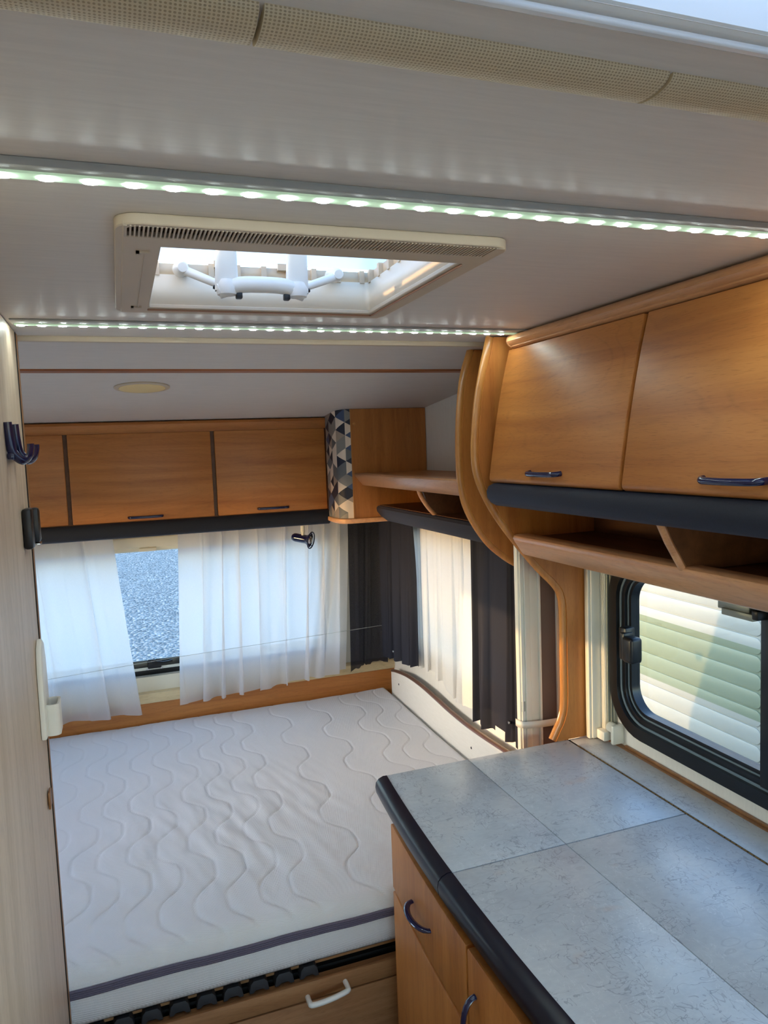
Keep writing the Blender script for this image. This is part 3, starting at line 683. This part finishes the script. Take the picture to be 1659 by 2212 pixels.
# ------------------------------------------------------------------ kitchen overhead cabinet
t = thing('overhead_cabinet', 'beech kitchen overhead cabinet at the right, with open shelf and navy padded edge', 'cabinet', (1.0, 0.85, 1.40))
Y0, Y1 = 0.065, 1.598
g = G(); g.prism([(.918, 1.938), (.918, 1.58), (.875, 1.58), (.875, 1.532), (1.168, 1.532), (1.168, 1.938)], 'y', Y0, Y1); g.done('body', M['beech_y'], t, smooth=False)
g = G(); g.prism([(.920, 1.9395), (.908, 1.9385), (.893, 1.935), (.884, 1.928), (.882, 1.920), (.888, 1.913), (.894, 1.911), (.893, 1.908), (.900, 1.904), (.920, 1.904)], 'y', Y0, 1.560); g.lathe([(.016, 0), (.015, .006), (.008, .012), (.001, .013)], (.898, 1.556, 1.922), (0, 1, 0), 20); g.done('cornice', M['edge_y'], t)
DP = [(.898, 1.902), (.884, 1.85), (.870, 1.79), (.858, 1.73), (.848, 1.67), (.840, 1.62), (.837, 1.600), (.839, 1.592), (.846, 1.588), (.853, 1.590)]
DPs = [(p.x, p.y) for p in smooth_path(DP, 4)]
back = [(p[0] + .018, p[1]) for p in DPs if p[1] > 1.60][::-1]
for ya, yb in ((1.092, 1.578), (.582, 1.083), (.072, .573),):
    g = G(); g.prism(DPs + back, 'y', ya, yb, .003); d = g.done('door', M['beech_y'], t)
    yc = (ya + yb) / 2 - .002
    bar_handle('handle', (.839, yc, 1.6155), .118, (0, 1, 0), (-1, 0, -.12), M['navy'], d, .0045)
g = G(); g.prism([(p[0] + .019, p[1]) for p in DPs if p[1] > 1.60] + [(.88, 1.60), (.92, 1.9)], 'y', Y0, 1.585); g.done('door_gap', M['strip'], t, smooth=False)
g = G(); g.prism([(.875, 1.588), (.846, 1.586), (.833, 1.580), (.827, 1.568), (.829, 1.552), (.838, 1.540), (.853, 1.532), (.875, 1.530)], 'y', Y0, 1.578, .005); g.done('padded_edge', M['flock'], t)
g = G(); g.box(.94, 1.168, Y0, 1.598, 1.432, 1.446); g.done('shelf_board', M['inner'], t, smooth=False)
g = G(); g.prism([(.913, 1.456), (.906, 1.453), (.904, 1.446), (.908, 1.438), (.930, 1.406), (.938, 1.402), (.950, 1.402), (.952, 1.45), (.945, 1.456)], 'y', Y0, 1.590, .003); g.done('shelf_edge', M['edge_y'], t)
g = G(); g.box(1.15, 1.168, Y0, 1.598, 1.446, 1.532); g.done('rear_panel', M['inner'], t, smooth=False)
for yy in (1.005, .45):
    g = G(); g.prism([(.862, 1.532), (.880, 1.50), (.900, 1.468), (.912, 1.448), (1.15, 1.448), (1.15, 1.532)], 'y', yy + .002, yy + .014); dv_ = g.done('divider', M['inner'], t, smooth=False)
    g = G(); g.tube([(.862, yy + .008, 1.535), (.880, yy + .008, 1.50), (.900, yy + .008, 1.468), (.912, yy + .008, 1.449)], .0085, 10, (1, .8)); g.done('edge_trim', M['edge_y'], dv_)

# ------------------------------------------------------------------ worktop
def xe(y): return .524 + .085 * max(0, abs(y - 1.0) - .0) ** 2
t = thing('worktop', 'grey fossil patterned worktop with navy rounded front edge and hinged covers', 'worktop', (.85, .9, .87))
YT = 1.602; YB = .02
def wpanel(name, xa, xb, ya, yb, curved, z0=.886, z1=.900):
    g = G(); n = 14
    if curved: pts = [(xe(ya + (yb - ya) * k / n), ya + (yb - ya) * k / n) for k in range(n + 1)] + [(xb, yb), (xb, ya)]
    else: pts = [(xa, ya), (xa, yb), (xb, yb), (xb, ya)]
    g.prism(pts, 'z', z0, z1, .0004); return g.done(name, M['laminate'], t)
G1 = .0018
wpanel('cover_panel', 0, .7705 - G1 / 2, 1.1745 + G1, YT, True)
wpanel('cover_panel', .7705 + G1 / 2, 1.060, 1.1745 + G1, YT, False)
wpanel('cover_panel', 0, .7705 - G1 / 2, .55, 1.1745 - G1, True)
wpanel('cover_panel', .7705 + G1 / 2, 1.060, .55, 1.1745 - G1, False)
wpanel('cover_panel', 0, 1.060, YB, .547, True)
wpanel('back_panel', 1.0665, 1.152, YB, YT, False)
g = G(); g.prism([(xe(YB + (YT - YB) * k / 20) + .006, YB + (YT - YB) * k / 20) for k in range(21)] + [(1.168, YT), (1.168, YB)], 'z', .868, .8855); g.done('underboard', M['black'], t, smooth=False)
g = G(); g.box(1.0605, 1.066, YB, YT, .886, .8995); hin = g.done('hinge_rod', M['dark'], t, smooth=False)
g = G()
for k in range(110):
    y = YB + .014 * k + .002
    if y < YT - .015: g.tube([(1.0633, y, .8993), (1.0633, y + .012, .8993)], .0019, 6)
g.done('hinge_knuckle', M['brass'], t, kind='stuff')
g = G(); g.box(1.152, 1.1685, YB, YT, .886, .901); g.box(1.162, 1.1690, YB, 1.5, .900, .906, .001); g.done('wall_seal', M['edge_dark'], t)
for ya, yb in ((1.176, YT - .002), (YB, 1.1735)):
    n = 24; P3 = [(xe(ya + (yb - ya) * k / n), ya + (yb - ya) * k / n) for k in range(n + 1)]
    prof = [(.0, .9012), (-.010, .9015), (-.021, .897), (-.028, .889), (-.030, .878), (-.028, .864), (-.022, .856), (-.012, .854), (.004, .856)]
    g = G(); V = [[g.bm.verts.new((x + a, y, z)) for a, z in prof] for x, y in P3]
    for A, Bb in zip(V[:-1], V[1:]):
        for i in range(len(prof)): g.bm.faces.new((A[i], A[(i + 1) % len(prof)], Bb[(i + 1) % len(prof)], Bb[i]))
    g.bm.faces.new(V[0]); g.bm.faces.new(V[-1][::-1]); bmesh.ops.recalc_face_normals(g.bm, faces=g.bm.faces)
    g.done('front_edging', M['navy_edge'] if 'navy_edge' in M else M.setdefault('navy_edge', plain('navy_edging', lin((12, 16, 34)), .3, 0, .5)), t)

# ------------------------------------------------------------------ base cabinet
t = thing('base_cabinet', 'beech kitchen base cabinet under the worktop with navy bow handles', 'cabinet', (.85, .9, 0))
def xd(y): return xe(y) - .001
g = G(); g.prism([(xd(YB + (1.598 - YB) * k / 16) + .026, YB + (1.598 - YB) * k / 16) for k in range(17)] + [(1.166, 1.598), (1.166, YB)], 'z', .0, .866); g.done('body', M['beech_z'], t, smooth=False)
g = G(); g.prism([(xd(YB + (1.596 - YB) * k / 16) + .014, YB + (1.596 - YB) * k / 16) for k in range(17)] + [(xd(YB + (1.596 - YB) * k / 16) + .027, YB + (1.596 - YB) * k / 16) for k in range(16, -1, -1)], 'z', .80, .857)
g.done('top_strip', M['dark'], t, smooth=False)  # shade between worktop edging and fronts, drawn as a dark strip
def front(name, ya, yb, z0, z1):
    g = G(); n = 10; ys = [ya + (yb - ya) * k / n for k in range(n + 1)]
    outl = [(xd(y), y) for y in ys] + [(xd(y) + .018, y) for y in ys[::-1]]
    g.prism(outl, 'z', z0, z1, .004); return g.done(name, M['beech_z'], t)
d = front('drawer', 1.122, 1.574, .634, .795); bow_handle('handle', (xd(1.352) , 1.352, .706), .105, (0, 1, 0), (-1, 0, 0), M['navy'], d, .026)
d = front('door', 1.122, 1.574, .05, .628)
d = front('door', .66, 1.114, .05, .795); bow_handle('handle', (xd(1.09), 1.085, .672), .105, (0, .0, 1), (-1, 0, 0), M['navy'], d, .026)
d = front('door', .20, .652, .05, .795); bow_handle('handle', (xd(.62), .62, .672), .105, (0, .0, 1), (-1, 0, 0), M['navy'], d, .026)

# ------------------------------------------------------------------ mattress
t = thing('mattress', 'white quilted mattress with wavy stitching and a mauve zip band', 'mattress', (.05, 2.43, .43))
MX0, MX1, MY0, MY1, MZ = -1.03, 1.117, 1.668, 3.195, .56
LINES = [-.965, -.80, -.64, -.565, -.475, -.40, -.305, -.235, -.15, -.08, .0, .078, .165, .245, .33, .405, .565, .735, .885, .965, 1.05]
def top_z(x, y):
    ph = 2 * PI * (y - 2.615) / .325
    wv = .036 * (math.cos(ph) - .12 * math.cos(3 * ph)) + .03 * (y - 2.6)
    z = MZ; best = 9
    for L in LINES:
        d = abs(x - (L + wv)); best = min(best, d)
    puff = min(best / .05, 1.0)
    z += -.0030 * math.exp(-(best / .0028) ** 2) + .0008 * (1 - (1 - puff) ** 2)
    # sag and creases in the middle
    c = math.exp(-(((x - .28) / .34) ** 2 + ((y - 2.15) / .42) ** 2))
    z += c * (.0065 * mn.noise(Vector((x * 16 + y * 3, y * 5.5, 0))) + .0050 * mn.noise(Vector((x * 34 + y * 8, y * 9, 3.1)))) - .004 * c
    z += .0020 * mn.noise(Vector((x * 7, y * 4, 9)))
    z += .006 * mn.noise(Vector((x * 1.8, y * 1.8, 5)))
    return z
def edge_drop(d, r=.045): 
    if d >= r: return 0.0
    return r - math.sqrt(max(0, r * r - (r - d) ** 2))
nx, ny = 500, 400
def warp(k, n, a, b, e=.05):  # finer spacing close to the borders
    u = k / n
    return a + (b - a) * (u - .04 * math.sin(2 * PI * u) / 1.0)
import numpy as np
XS = [warp(i, nx, MX0, MX1) for i in range(nx + 1)]; YS = [warp(j, ny, MY0, MY1) for j in range(ny + 1)]
verts = []
for x in XS:
    for y in YS:
        dx = min(x - MX0, MX1 - x); dy = y - MY0; dy2 = MY1 - y
        verts.append((x, y, top_z(x, y) - max(edge_drop(dx, .03), edge_drop(dy, .05), edge_drop(dy2, .03))))
faces = [(i * (ny + 1) + j, (i + 1) * (ny + 1) + j, (i + 1) * (ny + 1) + j + 1, i * (ny + 1) + j + 1) for i in range(nx) for j in range(ny)]
# skirt
ringi = [i * (ny + 1) for i in range(nx + 1)] + [nx * (ny + 1) + j for j in range(1, ny + 1)] + [i * (ny + 1) + ny for i in range(nx - 1, -1, -1)] + [j for j in range(ny - 1, 0, -1)]
prev = ringi
for zz, off in ((.500, .0), (.47, .003), (.445, .0), (.43, -.010)):
    cur = []
    for q, i in enumerate(ringi):
        x, y, _ = verts[i]; cx = 0.0 if MX0 + .001 < x < MX1 - .001 else (off if x > 0 else -off); cy = 0.0 if MY0 + .001 < y < MY1 - .001 else (off if y > 2.4 else -off)
        qd = .0
        if y < MY0 + .001: qd = .002 * math.exp(-((((x * 1.0 + zz * 1.3) % .21) - .1) / .006) ** 2)
        verts.append((x + cx, y + cy + qd, zz)); cur.append(len(verts) - 1)
    n_ = len(ringi)
    for q in range(n_): faces.append((prev[q], cur[q], cur[(q + 1) % n_], prev[(q + 1) % n_]))
    prev = cur
faces.append(tuple(prev[::-1]))
me = bpy.data.meshes.new('cover'); me.from_pydata(verts, [], faces); me.materials.append(M['mattress']); me.polygons.foreach_set('use_smooth', [True] * len(me.polygons)); me.validate(); me.update()
link('cover', me, t)
g = G()
for dz in (-.0075, -.0025, .0025, .0075):
    pts = [(MX0 + (MX1 - MX0) * k / 60, MY0 - .0015 + .0006 * math.sin(k * 1.9), .512 + dz + .0012 * math.sin(k * .7)) for k in range(61)]
    g.tube(pts, .0034, 6)
g.done('zip_band', M['zip'], t)

# ------------------------------------------------------------------ bed base
t = thing('bed', 'wooden bed base with white drawer handle below the mattress', 'bed', (.05, 2.43, 0))
g = G(); g.box(XL + .002, .62, 1.685, 1.70, 0, .378); g.done('front_panel', M['ply'], t, smooth=False)
g = G(); g.box(-.30, .62, 1.674, 1.686, .02, .330, .002); g.box(XL + .002, .62, 1.674, 1.686, .334, .380, .002); fr = g.done('drawer_front', M['ply'], t)
g = G(); g.box(XL + .002, 1.10, 1.72, 3.18, .34, .38); g.done('frame', M['dark'], t, smooth=False)
g = G()
for k in range(15):
    y = 1.71 + .1 * k
    g.box(XL + .02, 1.08, y, y + .055, .398, .408)
g.done('slat', M['ply'], t, smooth=False)
cap = plain('grey_slat_cap', lin((46, 46, 50)), .6)
gm = G(); gm.prism([(-.024, 0), (-.02, .022), (-.013, .030), (.013, .030), (.02, .022), (.024, 0), (.015, 0), (.008, .006), (-.008, .006), (-.015, 0)], 'y', -.02, .02, .001); mcap = gm.mesh('slat_holder', cap, True, 40)
for k in range(12):
    link('slat_holder', mcap, t, (-.32 + .062 * k, 1.705, .384))
hp = [(.352, 1.674, .344), (.352, 1.650, .346), (.358, 1.640, .346), (.40, 1.637, .350), (.443, 1.640, .356), (.449, 1.650, .356), (.449, 1.674, .356)]
g = G(); g.tube(smooth_path(hp, 5), .0065, 12); g.done('handle', M['white'], t, label='white rounded handle')
g = G(); g.box(.60, 1.166, 1.604, 1.672, 0.0, .40); g.done('side_board', M['ply'], t, smooth=False)

# side board between mattress and right wall, wavy top
t = thing('bed_side_board', 'white side board with wavy brown top edge along the right of the bed', 'board', (1.13, 2.5, .42))
TP = [(3.115, .655), (3.05, .668), (2.92, .684), (2.77, .687), (2.62, .679), (2.50, .671), (2.36, .667), (2.22, .670), (2.08, .677), (1.95, .679), (1.82, .676), (1.69, .668)]
path = smooth_path(TP, 5)
g = G(); g.prism([(p.x, p.y) for p in path] + [(1.69, .38), (3.115, .38)], 'x', 1.121, 1.135); bd = g.done('panel', M['board'], t, smooth=False)
g = G(); g.tube([(1.129, p.x, p.y + .001) for p in path], .009, 10, (1.15, .75)); g.done('top_edge', M['strip2'] if 'strip2' in M else M.setdefault('strip2', wood('walnut_edge', lin((124, 88, 70)), lin((108, 74, 58)), lin((90, 60, 46)), 'y', .35)), t)
g = G()
for y, z in ((3.02, .62), (2.30, .60)):
    g = G(); g.lathe([(.005, 0), (.0045, .0008)], (1.1212, y, z), (-1, 0, 0), 12); g.done('screw_hole', M['dark'], bd)

# ------------------------------------------------------------------ curtains
def fold(u, n, seed, sharp=.6):
    ph = 2 * PI * n * u + 1.5 * math.sin(2 * PI * u * 1.7 + seed) + .9 * math.sin(2 * PI * u * 3.1 + seed * 2.3)
    s = math.sin(ph); return math.copysign(abs(s) ** sharp, s) + .25 * math.sin(ph * 2.3 + seed)
def curtain(label, axis, base, tops, bots, zt, zb, n, amp, seed, mat, cat_label=None, thick=.0, toe=0.0, nu=260, nv=44, ov=.006, wob=.0025, group=None):
    g = G()
    def f(u, v):   # v 0 top .. 1 bottom
        w_ = v ** 1.15
        lat = .010 * math.sin(9 * u + seed) * v
        a = (tops[0] + (tops[1] - tops[0]) * u) * (1 - w_) + (bots[0] + (bots[1] - bots[0]) * u) * w_ + ov * math.cos(2 * PI * n * u + 1.5 * math.sin(2 * PI * u * 1.7 + seed) + seed) * (.45 + .55 * v) + lat
        F = fold(u + .02 * v * math.sin(5 * u + seed), n, seed + .6 * v)
        d = base + amp * (.42 + .58 * v) * F + toe * v
        zbt = zb(u) + wob * F
        z = zt + (zbt - zt) * v
        return (a, d, z) if axis == 'x' else (d, a, z)
    g.sheet(nu, nv, f)
    o = g.done('curtain', mat, label=label, cat='curtain', group=group, angle=None)
    return o, f
GC = 'white voile curtains'; GD = 'anthracite curtains'
c1, f1 = curtain('white voile curtain at the left of the rear window', 'x', 3.175, (-1.02, -.060), (-1.02, .000), 1.40, lambda u: .612, 7, .014, 1.2, M['sheer'], group=GC, ov=.034, nu=420)
c2, f2 = curtain('wide white voile curtain between the open pane and the dark corner curtain', 'x', 3.172, (.228, .962), (.207, .925), 1.40, lambda u: .626 + .045 * u ** 1.5, 8, .014, 3.3, M['sheer'], group=GC, nu=460, ov=.026)
c3, f3 = curtain('thin anthracite curtain in the rear corner, beige light showing through', 'x', 3.165, (.958, 1.135), (.938, 1.120), 1.40, lambda u: .655 + (.035 if u > .28 else .035 * u / .28), 3, .008, .7, M['anthracite_thin'], group=GD, wob=.003)
c4, f4 = curtain('thick anthracite curtain at the rear end of the side window', 'y', 1.086, (3.125, 2.705), (3.15, 2.725), 1.41, lambda u: .735 + .05 * u, 5, .014, 2.2, M['anthracite'], group=GD)
c5, f5 = curtain('white voile curtain between two anthracite ones on the side window', 'y', 1.124, (2.84, 2.15), (2.84, 2.17), 1.41, lambda u: .762 + .02 * math.sin(u * 7), 7, .010, 4.4, M['sheer_side'], group=GC, ov=.022)
c6, f6 = curtain('anthracite curtain with sunlit folds next to the folding door', 'y', 1.088, (2.185, 1.80), (2.20, 1.80), 1.41, lambda u: .752 + (.012 if u > .35 else -.005), 3, .016, 5.1, M['anthracite'], group=GD)
for c, f, u, v in ((c4, f4, .55, .93), (c6, f6, .62, .90)):
    p = f(u, v); g = G(); g.lathe([(.0055, 0), (.0045, .003), (.001, .004)], (p[0] - .006, p[1], p[2]), (-1, 0, 0), 14); g.done('press_stud', M['chrome'], c)
# stretched curtain wire
g = G(); g.tube([(XL + .001, 3.118, .792), (-.314, 3.118, .822), (.169, 3.118, .846), (1.105, 3.118, .874)], .0009, 6); g.done('curtain_wire', M['alu'], label='thin elastic wire stretched across the white rear curtains', cat='wire')

# ------------------------------------------------------------------ reading spotlight
t = thing('spotlight', 'small navy reading spotlight hanging below the rear overhead cabinet', 'lamp', (.722, 3.03, 1.378))
g = G(); g.lathe([(.027, 0), (.027, .005), (.020, .011), (.008, .013)], (.716, 3.03, 1.379), (0, 0, -1), 28); g.done('mount', M['cream'], t)
g = G(); g.lathe([(.0085, 0), (.0085, .022), (.0095, .023), (.0095, .03), (.007, .031), (.007, .042)], (.716, 3.03, 1.368), (0, 0, -1), 18); g.done('stem', M['cream'], t)
dv = Vector((.78, -.60, -.17)).normalized(); o_ = Vector((.692, 3.052, 1.315))
g = G(); g.lathe([(.004, -.020), (.012, -.018), (.0175, -.010), (.0185, 0), (.0185, .045), (.021, .052), (.028, .060), (.030, .064), (.027, .064), (.016, .058), (.001, .056)], o_, dv, 32); g.done('shade', M['navy'], t)
g = G()
rr_ = [o_ + dv * .068 + (dv.orthogonal().normalized() * math.cos(2 * PI * k / 28) + dv.cross(dv.orthogonal().normalized()) * math.sin(2 * PI * k / 28)) * .035 for k in range(29)]
g.tube(rr_, .0028, 8, cap=False)
for k in (3, 12, 21): g.tube([o_ + dv * .060 + (rr_[k] - o_ - dv * .068) * .8, rr_[k]], .002, 6)
g.done('ring', M['navy'], t)
g = G(); g.lathe([(.016, .058), (.0175, .064), (.014, .069), (.001, .071)], o_, dv, 24); g.done('bulb', M['chrome'], t)

# ------------------------------------------------------------------ left wardrobe
t = thing('wardrobe', 'tall pale maple wardrobe side at the left edge with dark edge strip', 'wardrobe', (-.6, 1.0, 0))
g = G(); g.box(XL + .002, -.195, .25, 1.64, 0, 1.938); g.done('body', M['maple'], t, smooth=False)
g = G(); g.box(-.193, -.177, .25, 1.636, .001, 1.938, .001); g.done('side_panel', M['maple'], t)
g = G(); g.box(-.197, -.1755, 1.638, 1.641, .001, 1.937); g.done('edge_joint', M['dark'], t, smooth=False)
g = G(); g.box(-.20, -.1745, 1.641, 1.658, .001, 1.936, .002); g.done('edge_strip', M['edge_dark'], t)
g = G(); g.box(-.1755, -.171, 1.562, 1.592, .985, 1.02, .002); g.done('catch', M['edge_dark'], t)

t = thing('coat_hook', 'navy double coat hook on the pale wardrobe side', 'hook', (-.176, 1.45, 1.70))
for yy, dx in ((1.385, 0), (1.475, 0)):
    P_ = smooth_path([(-.172, yy, 1.748), (-.171, yy + .002, 1.722), (-.168, yy + .006, 1.698), (-.157, yy + .012, 1.684), (-.150, yy + .018, 1.683), (-.144, yy + .022, 1.690), (-.141, yy + .024, 1.704), (-.141, yy + .024, 1.711)], 5)
    g = G(); g.tube(P_, [.006 + .0015 * (k / len(P_)) for k in range(len(P_))], 10, (1.25, .75)); g.done('prong', M['navy'], t)
g = G(); g.box(-.1768, -.164, 1.385, 1.485, 1.684, 1.697, .004); g.done('plate', M['navy'], t)

t = thing('door_latch', 'black plastic latch block on the wardrobe edge below the coat hook', 'latch', (-.17, 1.55, 1.53))
g = G(); g.box(-.1765, -.160, 1.515, 1.560, 1.515, 1.592, .005); g.done('case', M['black'], t)
g = G(); g.box(-.172, -.152, 1.562, 1.592, 1.522, 1.590, .006); g.done('bolt_cover', M['black'], t)
g = G(); g.box(-.165, -.152, 1.556, 1.590, 1.518, 1.522, .001); g.done('striker', M['chrome'], t)

t = thing('remote_holder', 'white plastic holder cup with tall back plate on the wardrobe edge', 'holder', (-.17, 1.60, 1.12))
g = G(); g.prism([(1.545, 1.135), (1.60, 1.130), (1.632, 1.135), (1.634, 1.20), (1.630, 1.28), (1.615, 1.315), (1.590, 1.327), (1.562, 1.312), (1.548, 1.27)], 'x', -.1768, -.166, .003); g.done('back_plate', M['white'], t)
g = G(); g.frame(rrect(-.170, -.143, 1.570, 1.628, .010), rrect(-.167, -.147, 1.574, 1.624, .007), 'z', 1.132, 1.195); g.box(-.168, -.146, 1.576, 1.622, 1.132, 1.137); g.done('cup', M['white'], t)

# ------------------------------------------------------------------ outside
g = G()
g.sheet(1, 1, lambda u, v: (-40 + 80 * u, -30 + 90 * v, -.45)); g.done('ground', M['gravel'], smooth=False, kind='structure', label='grey gravel ground outside')
t = thing('caravan', 'ribbed white neighbouring caravan with a pale green stripe, seen through the kitchen window', 'caravan', (3.6, 2.8, -.45))
g = G(); g.box(3.040, 5.1, -.6, 5.5, -.13, 2.18, .05, 3); g.done('body', M['neighbour'], t)
for zc in [-.085 + .0962 * i for i in range(13)]:
    g = G(); out = rrect(2.820, 3.800, zc - .044, zc + .044, .040, 6)
    g.prism(out, 'x', 3.033, 3.042, .0035); g.done('rib', M['neighbour'], t)
for y, z in ((3.757, .737), (3.743, -.002)):
    g = G(); g.lathe([(.010, 0), (.010, .006), (.004, .02), (.001, .021)], (3.032, y, z), (-1, 0, 0), 12); g.done('screw', M['strip'], t)
for y in (.3, 4.1):
    g = G(); g.lathe([(.30, 0), (.31, .02), (.31, .18), (.30, .20)], (3.1, y, -.14), (1, 0, 0), 32); g.done('wheel', M['rubber'], t)
